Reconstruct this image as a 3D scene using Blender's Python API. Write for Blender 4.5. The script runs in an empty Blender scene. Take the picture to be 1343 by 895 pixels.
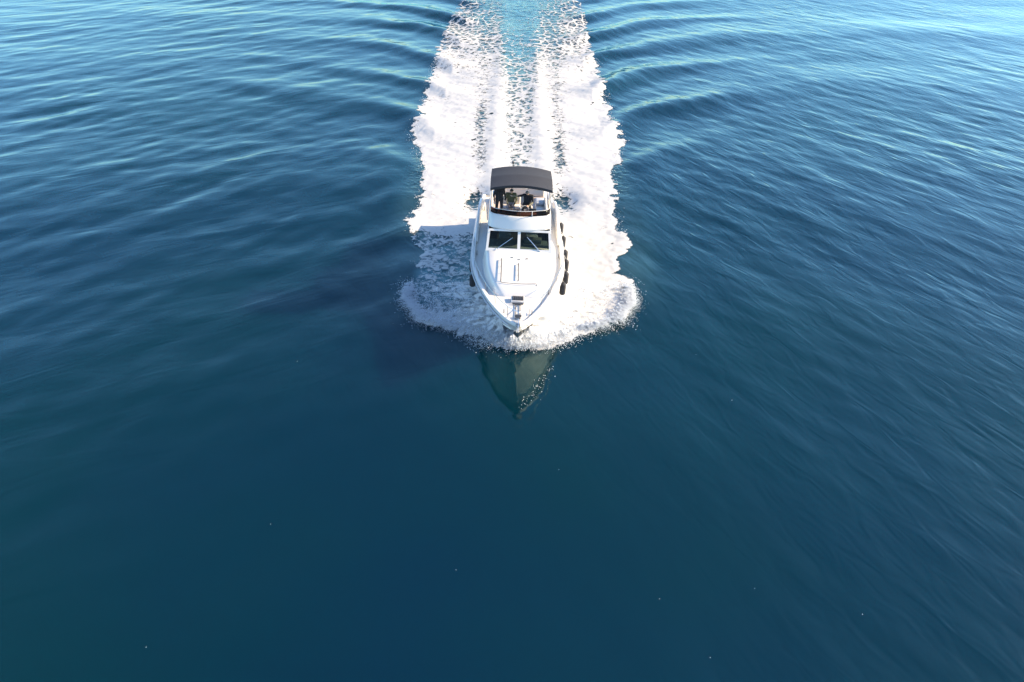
import bpy, bmesh, math, random
import numpy as np
from mathutils import Vector, Matrix

random.seed(7)
R = math.radians
SC = bpy.context.scene
COL = SC.collection

# ------------------------------------------------------------------ camera
cam_d = bpy.data.cameras.new('camera')
cam_d.sensor_width = 36.0
cam_d.lens = 36.0 * 907.0 / 1343.0
cam_d.clip_end = 20000.0
cam = bpy.data.objects.new('camera', cam_d)
COL.objects.link(cam)
cam.location = (0, 0, 17.5)
cam.rotation_euler = (R(90 - 36.5), 0, 0)
SC.camera = cam

# ------------------------------------------------------------------ sky and sun
SUN_EL, SUN_AZ = R(25), R(82)          # azimuth clockwise from +Y
world = bpy.data.worlds.new('World')
SC.world = world
world.use_nodes = True
wn = world.node_tree
bg = wn.nodes['Background']
sky = wn.nodes.new('ShaderNodeTexSky')
sky.sky_type = 'NISHITA'
sky.sun_disc = False
sky.sun_elevation = SUN_EL
sky.sun_rotation = SUN_AZ
sky.air_density = 1.1
sky.dust_density = 0.7
sky.ozone_density = 5.0
wn.links.new(sky.outputs[0], bg.inputs[0])
bg.inputs[1].default_value = 0.15
sun_d = bpy.data.lights.new('sun', 'SUN')
sun_d.energy = 5.0
sun_d.angle = R(0.53)
sun_d.color = (1.0, 0.80, 0.54)
sun = bpy.data.objects.new('sun', sun_d)
COL.objects.link(sun)
sunvec = Vector((math.cos(SUN_EL) * math.sin(SUN_AZ), math.cos(SUN_EL) * math.cos(SUN_AZ), math.sin(SUN_EL)))
sun.rotation_euler = sunvec.to_track_quat('Z', 'Y').to_euler()
sun.location = (40, 40, 60)
SC.view_settings.view_transform = 'Standard'
SC.view_settings.look = 'None'
SC.view_settings.gamma = 1.0
SC.view_settings.exposure = 1.42

# ------------------------------------------------------------------ helpers
def tag(o, label=None, cat=None, group=None, kind=None):
    if label: o['label'] = label
    if cat: o['category'] = cat
    if group: o['group'] = group
    if kind: o['kind'] = kind
    return o

def empty(name, loc=(0, 0, 0)):
    o = bpy.data.objects.new(name, None)
    o.empty_display_size = 0.3
    COL.objects.link(o)
    o.location = loc
    return o

class MB:
    """collects shapes, then links them as one mesh object"""
    def __init__(self):
        self.v, self.f = [], []
    def add(self, verts, faces):
        b = len(self.v)
        self.v += [tuple(p) for p in verts]
        self.f += [tuple(b + i for i in q) for q in faces]
        return self
    def box(self, c, s, bevel=0.0, seg=2, rot=None):
        bm = bmesh.new()
        bmesh.ops.create_cube(bm, size=1.0)
        for v in bm.verts:
            v.co = Vector((v.co.x * s[0], v.co.y * s[1], v.co.z * s[2]))
        if bevel:
            bmesh.ops.bevel(bm, geom=list(bm.edges), offset=bevel, segments=seg, affect='EDGES', profile=0.5)
        M = Matrix.Translation(c)
        if rot is not None:
            M = M @ rot
        bm.verts.index_update()
        self.add([M @ v.co for v in bm.verts], [[v.index for v in f.verts] for f in bm.faces])
        bm.free()
        return self
    def tube(self, pts, r, n=8, closed=False):
        pts = [Vector(p) for p in pts]
        rr = r if isinstance(r, (list, tuple)) else [r] * len(pts)
        rings, m = [], len(pts)
        up = Vector((0, 0, 1))
        prev = None
        for i, p in enumerate(pts):
            a = pts[(i - 1) % m] if (i > 0 or closed) else p
            b = pts[(i + 1) % m] if (i < m - 1 or closed) else p
            t = (b - a).normalized()
            if prev is None:
                x = t.cross(up)
                if x.length < 1e-3: x = t.cross(Vector((1, 0, 0)))
            else:
                x = prev - t * prev.dot(t)
            x.normalize(); prev = x
            y = t.cross(x)
            rings.append([p + (x * math.cos(2 * math.pi * k / n) + y * math.sin(2 * math.pi * k / n)) * rr[i] for k in range(n)])
        V = [q for ring in rings for q in ring]
        Fc = []
        for i in range(m if closed else m - 1):
            j = (i + 1) % m
            for k in range(n):
                l = (k + 1) % n
                Fc.append((i * n + k, i * n + l, j * n + l, j * n + k))
        if not closed:
            Fc.append(tuple(range(n - 1, -1, -1)))
            Fc.append(tuple((m - 1) * n + k for k in range(n)))
        return self.add(V, Fc)
    def loft(self, rows, closed=False, cap0=False, cap1=False):
        n = len(rows[0])
        V = [p for r_ in rows for p in r_]
        Fc = []
        for i in range(len(rows) - 1):
            for k in range(n if closed else n - 1):
                l = (k + 1) % n
                Fc.append((i * n + k, i * n + l, (i + 1) * n + l, (i + 1) * n + k))
        if cap0: Fc.append(tuple(range(n - 1, -1, -1)))
        if cap1: Fc.append(tuple((len(rows) - 1) * n + k for k in range(n)))
        return self.add(V, Fc)
    def ball(self, c, r, seg=12, rings=8):
        r = r if isinstance(r, (tuple, list)) else (r, r, r)
        rows = []
        for i in range(rings + 1):
            a = math.pi * i / rings
            rows.append([(c[0] + r[0] * math.sin(a + 1e-4) * math.cos(2 * math.pi * k / seg),
                          c[1] + r[1] * math.sin(a + 1e-4) * math.sin(2 * math.pi * k / seg),
                          c[2] - r[2] * math.cos(a)) for k in range(seg)])
        return self.loft(rows, closed=True)
    def build(self, name, mat, parent=None, smooth=True, angle=35, solid=0.0, fix=True):
        me = bpy.data.meshes.new(name)
        me.from_pydata(self.v, [], self.f)
        if fix:
            bm = bmesh.new(); bm.from_mesh(me)
            bmesh.ops.remove_doubles(bm, verts=bm.verts, dist=1e-5)
            bmesh.ops.recalc_face_normals(bm, faces=bm.faces)
            bm.to_mesh(me); bm.free()
        me.materials.append(mat)
        if smooth:
            me.shade_smooth()
            me.set_sharp_from_angle(angle=R(angle))
        o = bpy.data.objects.new(name, me)
        COL.objects.link(o)
        if parent: o.parent = parent
        if solid:
            md = o.modifiers.new('solid', 'SOLIDIFY'); md.thickness = solid; md.offset = 0
        return o

def interp(tbl):
    """smooth (Catmull-Rom) interpolation through a table"""
    xs = [a for a, _ in tbl]; ys = [b for _, b in tbl]
    ms = []
    for i in range(len(xs)):
        a, b = max(i - 1, 0), min(i + 1, len(xs) - 1)
        ms.append((ys[b] - ys[a]) / (xs[b] - xs[a]))
    def f(x):
        if x <= xs[0]: return ys[0]
        if x >= xs[-1]: return ys[-1]
        i = max(j for j in range(len(xs) - 1) if xs[j] <= x)
        h = xs[i + 1] - xs[i]; t = (x - xs[i]) / h
        return ((2*t**3 - 3*t*t + 1) * ys[i] + (t**3 - 2*t*t + t) * h * ms[i]
                + (-2*t**3 + 3*t*t) * ys[i + 1] + (t**3 - t*t) * h * ms[i + 1])
    return f

# numpy noise
def _hash(i, j, s):
    n = (i.astype(np.int64) * 374761393 + j.astype(np.int64) * 668265263 + s * 974634777) & 0xffffffff
    n = ((n ^ (n >> 13)) * 1274126177) & 0xffffffff
    n = n ^ (n >> 16)
    return (n & 0xffff) / 65535.0
def vnoise(x, y, s=0):
    i, j = np.floor(x), np.floor(y)
    u, v = x - i, y - j
    u = u*u*u*(u*(u*6 - 15) + 10); v = v*v*v*(v*(v*6 - 15) + 10)
    i = i.astype(np.int64); j = j.astype(np.int64)
    a, b = _hash(i, j, s), _hash(i + 1, j, s)
    c, d = _hash(i, j + 1, s), _hash(i + 1, j + 1, s)
    return (a*(1-u) + b*u)*(1-v) + (c*(1-u) + d*u)*v
def fbm(x, y, s=0, o=4, g=0.5):
    t, a, n = 0, 1.0, 0
    for k in range(o):
        t = t + a * vnoise(x * 2**k + 17.3*k, y * 2**k - 9.1*k, s + k); n += a; a *= g
    return t / n - 0.5
def worley(x, y, s=0):
    i, j = np.floor(x).astype(np.int64), np.floor(y).astype(np.int64)
    f1 = np.full(np.shape(x), 9.0); f2 = np.full(np.shape(x), 9.0)
    for a in (-1, 0, 1):
        for b in (-1, 0, 1):
            d = np.hypot(i + a + _hash(i + a, j + b, s) - x, j + b + _hash(i + a, j + b, s + 7) - y)
            f2 = np.minimum(f2, np.maximum(f1, d)); f1 = np.minimum(f1, d)
    return f1, f2
def sstep(a, b, x):
    t = np.clip((x - a) / (b - a), 0, 1)
    return t*t*(3 - 2*t)

# ------------------------------------------------------------------ materials
def new_mat(name):
    m = bpy.data.materials.new(name); m.use_nodes = True
    return m, m.node_tree.nodes, m.node_tree.links, m.node_tree.nodes['Principled BSDF']

def simple(name, col, rough=0.4, metal=0.0, var=0.12, scale=6.0, bump=0.0, bscale=60.0, coat=0.0):
    m, N, L, p = new_mat(name)
    p.inputs['Roughness'].default_value = rough
    p.inputs['Metallic'].default_value = metal
    p.inputs['Coat Weight'].default_value = coat
    tc = N.new('ShaderNodeTexCoord')
    nz = N.new('ShaderNodeTexNoise'); nz.inputs['Scale'].default_value = scale; nz.inputs['Detail'].default_value = 5
    L.new(tc.outputs['Object'], nz.inputs['Vector'])
    mx = N.new('ShaderNodeMix'); mx.data_type = 'RGBA'
    mx.inputs[6].default_value = tuple(c * (1 - var) for c in col) + (1,)
    mx.inputs[7].default_value = tuple(min(1, c * (1 + var)) for c in col) + (1,)
    L.new(nz.outputs['Fac'], mx.inputs[0])
    L.new(mx.outputs[2], p.inputs['Base Color'])
    if bump:
        n2 = N.new('ShaderNodeTexNoise'); n2.inputs['Scale'].default_value = bscale; n2.inputs['Detail'].default_value = 4
        L.new(tc.outputs['Object'], n2.inputs['Vector'])
        b = N.new('ShaderNodeBump'); b.inputs['Strength'].default_value = bump; b.inputs['Distance'].default_value = 0.01
        L.new(n2.outputs['Fac'], b.inputs['Height']); L.new(b.outputs[0], p.inputs['Normal'])
    return m

M = {}
M['gelcoat'] = simple('gelcoat', (0.63, 0.60, 0.555), 0.22, var=0.04, scale=1.2, coat=0.3)
M['nonskid'] = simple('nonskid_deck', (0.54, 0.52, 0.485), 0.6, var=0.06, scale=3, bump=0.25, bscale=220)
M['bottom'] = simple('antifouling', (0.06, 0.075, 0.08), 0.6, var=0.3, scale=2)
M['rubber'] = simple('dark_rubber', (0.025, 0.027, 0.032), 0.55, var=0.25, scale=8)
M['fender'] = simple('fender_cover', (0.022, 0.022, 0.026), 0.8, var=0.3, scale=10, bump=0.3, bscale=150)
M['rope'] = simple('rope', (0.35, 0.33, 0.30), 0.9, var=0.2, scale=30)
M['steel'] = simple('stainless_steel', (0.55, 0.55, 0.55), 0.22, 1.0, var=0.05)
M['dark_metal'] = simple('dark_metal', (0.10, 0.10, 0.105), 0.4, 0.6, var=0.2, scale=20)
M['canopy'] = simple('charcoal_canvas', (0.020, 0.022, 0.029), 0.85, var=0.18, scale=3, bump=0.5, bscale=40)
M['vinyl'] = simple('cream_vinyl', (0.66, 0.60, 0.54), 0.5, var=0.06, scale=4, bump=0.15, bscale=25)
M['greyvinyl'] = simple('grey_vinyl', (0.42, 0.43, 0.46), 0.5, var=0.08, scale=4)
M['dash'] = simple('dashboard_grey', (0.16, 0.17, 0.165), 0.6, var=0.15, scale=5)
M['interior'] = simple('dark_cabin_lining', (0.05, 0.045, 0.04), 0.7, var=0.2, scale=3)
M['black'] = simple('black_plastic', (0.012, 0.012, 0.014), 0.4, var=0.2)
M['teak'] = simple('teak_floor', (0.42, 0.34, 0.30), 0.65, var=0.15, scale=7)
M['skin'] = simple('skin', (0.50, 0.32, 0.24), 0.5, var=0.08, scale=20)
M['navy'] = simple('black_cloth', (0.010, 0.010, 0.014), 0.9, var=0.25, scale=15)
M['olive'] = simple('olive_cloth', (0.085, 0.085, 0.045), 0.9, var=0.2, scale=15)
M['greycloth'] = simple('grey_cloth', (0.27, 0.25, 0.26), 0.9, var=0.12, scale=15)
M['khaki'] = simple('khaki_cloth', (0.16, 0.15, 0.10), 0.9, var=0.12, scale=15)
M['palecloth'] = simple('pale_cloth', (0.5, 0.47, 0.44), 0.9, var=0.1, scale=15)
M['hair'] = simple('dark_hair', (0.014, 0.010, 0.008), 0.6, var=0.3, scale=40)
M['hair2'] = simple('greying_hair', (0.16, 0.14, 0.12), 0.6, var=0.3, scale=40)
M['eye'] = simple('eye', (0.02, 0.015, 0.012), 0.2)

def glass_mat(name, tint, mixf):
    m, N, L, p = new_mat(name)
    out = N['Material Output']
    p.inputs['Base Color'].default_value = (0.006, 0.008, 0.009, 1)
    p.inputs['Roughness'].default_value = 0.04
    p.inputs['IOR'].default_value = 1.5
    tr = N.new('ShaderNodeBsdfTransparent'); tr.inputs[0].default_value = tint + (1,)
    mx = N.new('ShaderNodeMixShader'); mx.inputs[0].default_value = mixf
    L.new(p.outputs[0], mx.inputs[1]); L.new(tr.outputs[0], mx.inputs[2]); L.new(mx.outputs[0], out.inputs[0])
    return m
M['glass'] = glass_mat('tinted_window_glass', (0.75, 0.82, 0.78), 0.72)
M['smoked'] = glass_mat('smoked_brown_acrylic', (0.36, 0.24, 0.19), 0.75)

def sea_mat():
    m, N, L, p = new_mat('sea_water')
    p.inputs['Roughness'].default_value = 0.6
    p.inputs['Specular IOR Level'].default_value = 0.0
    p.subsurface_method = 'BURLEY'
    p.inputs['Subsurface Weight'].default_value = 1.0
    p.inputs['Subsurface Radius'].default_value = (0.4, 1.0, 1.2)
    p.inputs['Subsurface Scale'].default_value = 3.2
    tc = N.new('ShaderNodeTexCoord')
    def attr(n):
        a = N.new('ShaderNodeAttribute'); a.attribute_name = n; return a.outputs['Fac']
    # deep water colour drifts slowly between blue and teal
    nz = N.new('ShaderNodeTexNoise'); nz.inputs['Scale'].default_value = 0.045; nz.inputs['Detail'].default_value = 3
    L.new(tc.outputs['Object'], nz.inputs['Vector'])
    rp = N.new('ShaderNodeValToRGB')
    rp.color_ramp.elements[0].position = 0.38; rp.color_ramp.elements[0].color = (0.0000, 0.0118, 0.0240, 1)
    rp.color_ramp.elements[1].position = 0.64; rp.color_ramp.elements[1].color = (0.0000, 0.0160, 0.0205, 1)
    L.new(nz.outputs['Fac'], rp.inputs[0])
    mx = N.new('ShaderNodeMix'); mx.data_type = 'RGBA'
    mx.inputs[7].default_value = (0.095, 0.215, 0.245, 1)
    L.new(rp.outputs[0], mx.inputs[6]); L.new(attr('aeration'), mx.inputs[0])
    L.new(mx.outputs[2], p.inputs['Base Color'])
    # wind ripples: two trains, each stretched along its crests
    def train(ang, sn, sc, detail, dist=0.6):
        mp = N.new('ShaderNodeMapping'); mp.vector_type = 'TEXTURE'
        mp.inputs['Rotation'].default_value = (0, 0, ang)
        mp.inputs['Scale'].default_value = (1 / sn, 1 / sc, 1)
        L.new(tc.outputs['Object'], mp.inputs[0])
        t = N.new('ShaderNodeTexNoise'); t.inputs['Scale'].default_value = 1.0; t.inputs['Detail'].default_value = detail
        t.inputs['Roughness'].default_value = 0.5; t.inputs['Distortion'].default_value = dist
        L.new(mp.outputs[0], t.inputs['Vector'])
        return t.outputs['Fac']
    def math_(op, a, b):
        n = N.new('ShaderNodeMath'); n.operation = op
        for k, s in enumerate((a, b)):
            if isinstance(s, float): n.inputs[k].default_value = s
            else: L.new(s, n.inputs[k])
        return n.outputs[0]
    hA = math_('MULTIPLY', train(math.atan2(0.88, -0.47), 0.75, 0.22, 3.0), attr('ripple_a'))
    hB = math_('MULTIPLY', train(math.atan2(0.42, 0.91), 2.0, 0.62, 1.2, 0.9), attr('ripple_b'))
    hC = math_('MULTIPLY', train(0.9, 3.0, 2.2, 3.0), attr('chop'))
    h = math_('ADD', math_('ADD', hA, hB), hC)
    b = N.new('ShaderNodeBump'); b.inputs['Strength'].default_value = 1.0; b.inputs['Distance'].default_value = 1.0
    L.new(h, b.inputs['Height']); L.new(b.outputs[0], p.inputs['Normal'])
    gl = N.new('ShaderNodeBsdfGlossy'); gl.inputs['Roughness'].default_value = 0.05
    gl.inputs['Color'].default_value = (0.74, 1.0, 0.99, 1)
    fr = N.new('ShaderNodeFresnel'); fr.inputs['IOR'].default_value = 1.44
    L.new(b.outputs[0], gl.inputs['Normal']); L.new(b.outputs[0], fr.inputs['Normal'])
    ms = N.new('ShaderNodeMixShader')
    L.new(fr.outputs[0], ms.inputs[0]); L.new(p.outputs[0], ms.inputs[1]); L.new(gl.outputs[0], ms.inputs[2])
    L.new(ms.outputs[0], N['Material Output'].inputs[0])
    return m
M['sea'] = sea_mat()

def foam_mat(name, scale, sharp, stretch=(1, 1, 1), trans=0.12, col=(0.51, 0.50, 0.48)):
    m, N, L, p = new_mat(name)
    out = N['Material Output']
    tc = N.new('ShaderNodeTexCoord')
    mp = N.new('ShaderNodeMapping'); mp.inputs['Scale'].default_value = stretch
    L.new(tc.outputs['Object'], mp.inputs[0])
    a = N.new('ShaderNodeAttribute'); a.attribute_name = 'foam_amount'
    n1 = N.new('ShaderNodeTexNoise'); n1.inputs['Scale'].default_value = scale; n1.inputs['Detail'].default_value = 6
    n1.inputs['Roughness'].default_value = 0.65; n1.inputs['Distortion'].default_value = 0.8
    L.new(mp.outputs[0], n1.inputs['Vector'])
    # alpha = clamp((density - remapped noise) * sharp)
    mr = N.new('ShaderNodeMapRange'); mr.inputs[1].default_value = 0.28; mr.inputs[2].default_value = 0.72
    L.new(n1.outputs['Fac'], mr.inputs[0])
    s = N.new('ShaderNodeMath'); s.operation = 'SUBTRACT'
    L.new(a.outputs['Fac'], s.inputs[0]); L.new(mr.outputs[0], s.inputs[1])
    k = N.new('ShaderNodeMath'); k.operation = 'MULTIPLY'; k.inputs[1].default_value = sharp; k.use_clamp = True
    L.new(s.outputs[0], k.inputs[0])
    p.inputs['Base Color'].default_value = col + (1,)
    p.inputs['Roughness'].default_value = 0.9
    p.inputs['Specular IOR Level'].default_value = 0.15
    n2 = N.new('ShaderNodeTexNoise'); n2.inputs['Scale'].default_value = 7; n2.inputs['Detail'].default_value = 6
    L.new(tc.outputs['Object'], n2.inputs['Vector'])
    b = N.new('ShaderNodeBump'); b.inputs['Strength'].default_value = 0.06; b.inputs['Distance'].default_value = 0.05
    L.new(n2.outputs['Fac'], b.inputs['Height']); L.new(b.outputs[0], p.inputs['Normal'])
    tl = N.new('ShaderNodeBsdfTranslucent'); tl.inputs[0].default_value = col + (1,)
    m1 = N.new('ShaderNodeMixShader'); m1.inputs[0].default_value = trans
    L.new(p.outputs[0], m1.inputs[1]); L.new(tl.outputs[0], m1.inputs[2])
    tr = N.new('ShaderNodeBsdfTransparent')
    m2 = N.new('ShaderNodeMixShader')
    L.new(k.outputs[0], m2.inputs[0]); L.new(tr.outputs[0], m2.inputs[1]); L.new(m1.outputs[0], m2.inputs[2])
    L.new(m2.outputs[0], out.inputs[0])
    return m
M['foam'] = foam_mat('sea_foam', 3.2, 3.5)
M['spraymat'] = foam_mat('spray_sheet', 3.0, 2.2, (1, 1, 1), 0.3, (0.66, 0.66, 0.66))
def drop_mat():
    m, N, L, p = new_mat('water_drops')
    p.inputs['Base Color'].default_value = (0.86, 0.89, 0.93, 1); p.inputs['Roughness'].default_value = 0.6
    tl = N.new('ShaderNodeBsdfTranslucent'); tl.inputs[0].default_value = (0.86, 0.89, 0.93, 1)
    mx = N.new('ShaderNodeMixShader'); mx.inputs[0].default_value = 0.5
    L.new(p.outputs[0], mx.inputs[1]); L.new(tl.outputs[0], mx.inputs[2]); L.new(mx.outputs[0], N['Material Output'].inputs[0])
    return m
M['drops'] = drop_mat()

# ------------------------------------------------------------------ the sea
BX, BY = 0.12, 21.5                     # where the yacht's bow stands over the water

EL = [(20.6, 0.2), (22.98, -0.1), (23.3, -1.0), (24.06, -2.2), (24.34, -2.9), (24.92, -4.1), (26.4, -4.95), (29.1, -5.1), (31.4, -5.0),
      (34.2, -5.8), (37.3, -5.5), (41.8, -5.7), (47.6, -7.2), (52.8, -7.1), (63, -7.35), (73.6, -7.4), (92, -6.8), (110, -6.5)]
ER = [(20.6, 0.25), (22.98, 0.9), (23.3, 2.1), (24.2, 3.55), (24.9, 4.8), (26.1, 5.55), (27.4, 5.6), (29.9, 5.35), (32.4, 6.15),
      (34.9, 5.9), (40.6, 6.3), (46.7, 7.8), (52.8, 7.65), (63, 7.95), (73.6, 8.0), (92, 8.7), (110, 9)]
def track(y):                            # centre line of the wake
    return 0.25 + 0.0085 * (y - 23)

_rs = np.random.RandomState(4)
def trains(n, lmin, lmax, ang, spread, slope):
    out = []
    for _ in range(n):
        lam = lmin * (lmax / lmin) ** _rs.rand()
        th = ang + spread * _rs.randn()
        out.append((2*np.pi/lam*np.cos(th), 2*np.pi/lam*np.sin(th), slope * lam / (2*np.pi) / math.sqrt(n) * 1.4, _rs.rand() * 6.283))
    return out
TA = trains(26, 1.3, 5.5, math.atan2(0.88, -0.47), 0.42, 0.038)
TB = trains(30, 0.7, 4.5, math.atan2(0.55, 0.83), 0.42, 0.039)
TS = trains(7, 9, 24, math.atan2(0.9, 0.1), 0.35, 0.030)
TC = trains(14, 0.9, 2.6, 1.2, 1.3, 0.09)

def wsum(tr, x, y):
    z = 0
    for kx, ky, a, p in tr:
        z = z + a * np.sin(kx * x + ky * y + p)
    return z

def weights(x, y):
    right = sstep(-14, 10, x + 0.10 * (y - 30))
    calm = 1 - 0.80 * np.exp(-(((x + 3) / 14) ** 2 + ((y - 13) / 12) ** 2))
    patch = 0.55 + 1.1 * np.clip(fbm(x / 11.0, y / 11.0, 40, 3) + 0.42, 0, 1)
    return right, calm, patch

def in_wake(x, y):
    """0 outside, 1 well inside the churned strip"""
    X = np.abs(x - track(y))
    return sstep(7.6, 6.0, X) * sstep(36, 40, y)

def sea_height(x, y):
    right, calm, patch = weights(x, y)
    far = np.exp(-np.maximum(np.hypot(x, y - 40) - 80, 0) / 120.0)
    wk = in_wake(x, y)
    z = (wsum(TA, x, y) * (1 - 0.75 * right) + wsum(TB, x, y) * (0.25 + 0.75 * right)) * calm * patch * (1 - 0.6 * wk) * (1 - 0.35 * sstep(45, 90, y))
    z = z + wsum(TS, x, y) * 0.6
    # the yacht's own diverging waves
    X = np.abs(x - track(y))
    Xo = np.maximum(X - 6.0, 0)
    jit = 3.4 * fbm(x / 8.0, y / 8.0, 61, 3)
    crest = (y + jit - 58.5 - 12.5 * (1 - np.exp(-Xo / 9.5)))
    reach = sstep(0, 10, (y - 34) * 0.95 - (X - 6.0)) * sstep(38, 52, y)
    env = np.exp(-Xo / 11.0) * sstep(3.5, 7.0, X)
    ph = 2*np.pi * crest / 9.0
    z = z + 0.22 * env * reach * (0.65 + 1.4 * np.clip(fbm(x / 12.0, y / 7.0, 63, 2) + 0.3, 0, 1)) * (np.cos(ph) + 0.28 * np.cos(2 * ph + 0.4)) * np.exp(-np.maximum(y - 110, 0) / 60)
    # first bow wave shoulder and stern hollow
    Xb = X - (4.6 + 0.26 * np.maximum(y - 27, 0))
    z = z + 0.16 * np.exp(-(Xb / 1.1) ** 2) * sstep(24.5, 30, y) * sstep(52, 40, y)
    z = z - 0.35 * np.exp(-(((X - 2.6) / 0.9) ** 2) - ((y - 37.6) / 1.8) ** 2)
    # water heaped up along the forebody
    z = z + 0.62 * np.exp(-((X - 0.8) / 1.9) ** 2) * sstep(23.3, 25.6, y) * sstep(33, 26, y)
    # churn inside the wake
    z = z + wk * (wsum(TC, x * 1.0, y * 1.5) * 0.5 + 0.10 * np.exp(-((X - 1.6) / 0.7) ** 2))
    return z * far

def axis(a, b, step, outer, ratio=1.28):
    core = list(np.arange(a, b + step / 2, step))
    lo, hi, s = core[0], core[-1], step
    left, right = [], []
    while lo > -outer:
        s *= ratio; lo -= s; left.append(lo)
    s = step
    while hi < outer:
        s *= ratio; hi += s; right.append(hi)
    return np.array(left[::-1] + core + right)

def grid_mesh(name, xs, ys, zfun, attrs, mat, keep=None):
    X, Y = np.meshgrid(xs, ys)
    Z = zfun(X, Y)
    nx, ny = len(xs), len(ys)
    co = np.stack([X, Y, Z], -1).reshape(-1, 3)
    i = np.arange(nx * ny).reshape(ny, nx)
    q = np.stack([i[:-1, :-1], i[:-1, 1:], i[1:, 1:], i[1:, :-1]], -1).reshape(-1, 4)
    vals = {k: f(X, Y).reshape(-1) for k, f in attrs.items()}
    if keep is not None:
        kv = keep(vals)
        q = q[kv[q].any(axis=1)]
        used = np.zeros(len(co), bool); used[q.ravel()] = True
        re = np.cumsum(used) - 1
        q = re[q]; co = co[used]; vals = {k: v[used] for k, v in vals.items()}
    me = bpy.data.meshes.new(name)
    me.vertices.add(len(co)); me.vertices.foreach_set('co', co.astype(np.float32).ravel())
    me.loops.add(q.size); me.loops.foreach_set('vertex_index', q.astype(np.int32).ravel())
    me.polygons.add(len(q)); me.polygons.foreach_set('loop_start', np.arange(0, q.size, 4, dtype=np.int32))
    me.update(calc_edges=True)
    me.shade_smooth()
    for k, v in vals.items():
        a = me.attributes.new(k, 'FLOAT', 'POINT'); a.data.foreach_set('value', v.astype(np.float32))
    me.materials.append(mat)
    o = bpy.data.objects.new(name, me); COL.objects.link(o)
    return o

def aeration(x, y):
    X = x - track(y)
    c = np.exp(-((X - 0.1) / (1.9 + 0.02 * (y - 40))) ** 4) * sstep(37, 42, y) * (0.85 - 0.45 * sstep(52, 95, y))
    w = 0.16 * sstep(7.6, 5.6, np.abs(X)) * sstep(25, 30, y) * (1 - 0.6 * sstep(50, 95, y))
    ch = np.exp(-((np.abs(X - 0.4) - (2.6 + 0.03 * (y - 45))) / 0.6) ** 2) * sstep(38, 42, y) * sstep(75, 55, y)
    l = np.interp(y, [a for a, _ in EL], [b for _, b in EL])
    w = np.maximum(w, 0.9 * sstep(0.6, -1.0, X) * sstep(0.0, 0.9, x - l) * sstep(36, 33, y) * sstep(24, 25.5, y))  # bubbly water on the shaded side, strengthened to put blue into the shade
    r = np.interp(y, [a for a, _ in ER], [b for _, b in ER])
    w = np.maximum(w, 0.30 * sstep(0.0, 0.8, np.minimum(x - l, r - x)) * sstep(22.9, 23.6, y) * sstep(42, 36, y))  # bubbles under the foam, colour lightened to offset the foam's own shadow
    n = 0.75 + 0.9 * fbm(x * 1.3, y * 0.7, 90, 3)
    return np.clip(np.maximum(c, w) * n * (1 - 0.4 * ch), 0, 1)
def rip_a(x, y):
    right, calm, patch = weights(x, y)
    return 0.045 * (1 - 0.9 * right) * calm * patch
def rip_b(x, y):
    right, calm, patch = weights(x, y)
    return 0.031 * (0.1 + 0.9 * right) * calm * patch * (1 + 0.25 * sstep(6, 14, x) * sstep(46, 26, y))
def chop(x, y):
    return 0.08 * in_wake(x, y)

sea = grid_mesh('sea', axis(-50, 50, 0.16, 6000), axis(6, 99, 0.16, 6000), sea_height,
                dict(aeration=aeration, ripple_a=rip_a, ripple_b=rip_b, chop=chop), M['sea'])
tag(sea, 'calm deep blue sea with long soft ripples', kind='structure')

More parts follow.
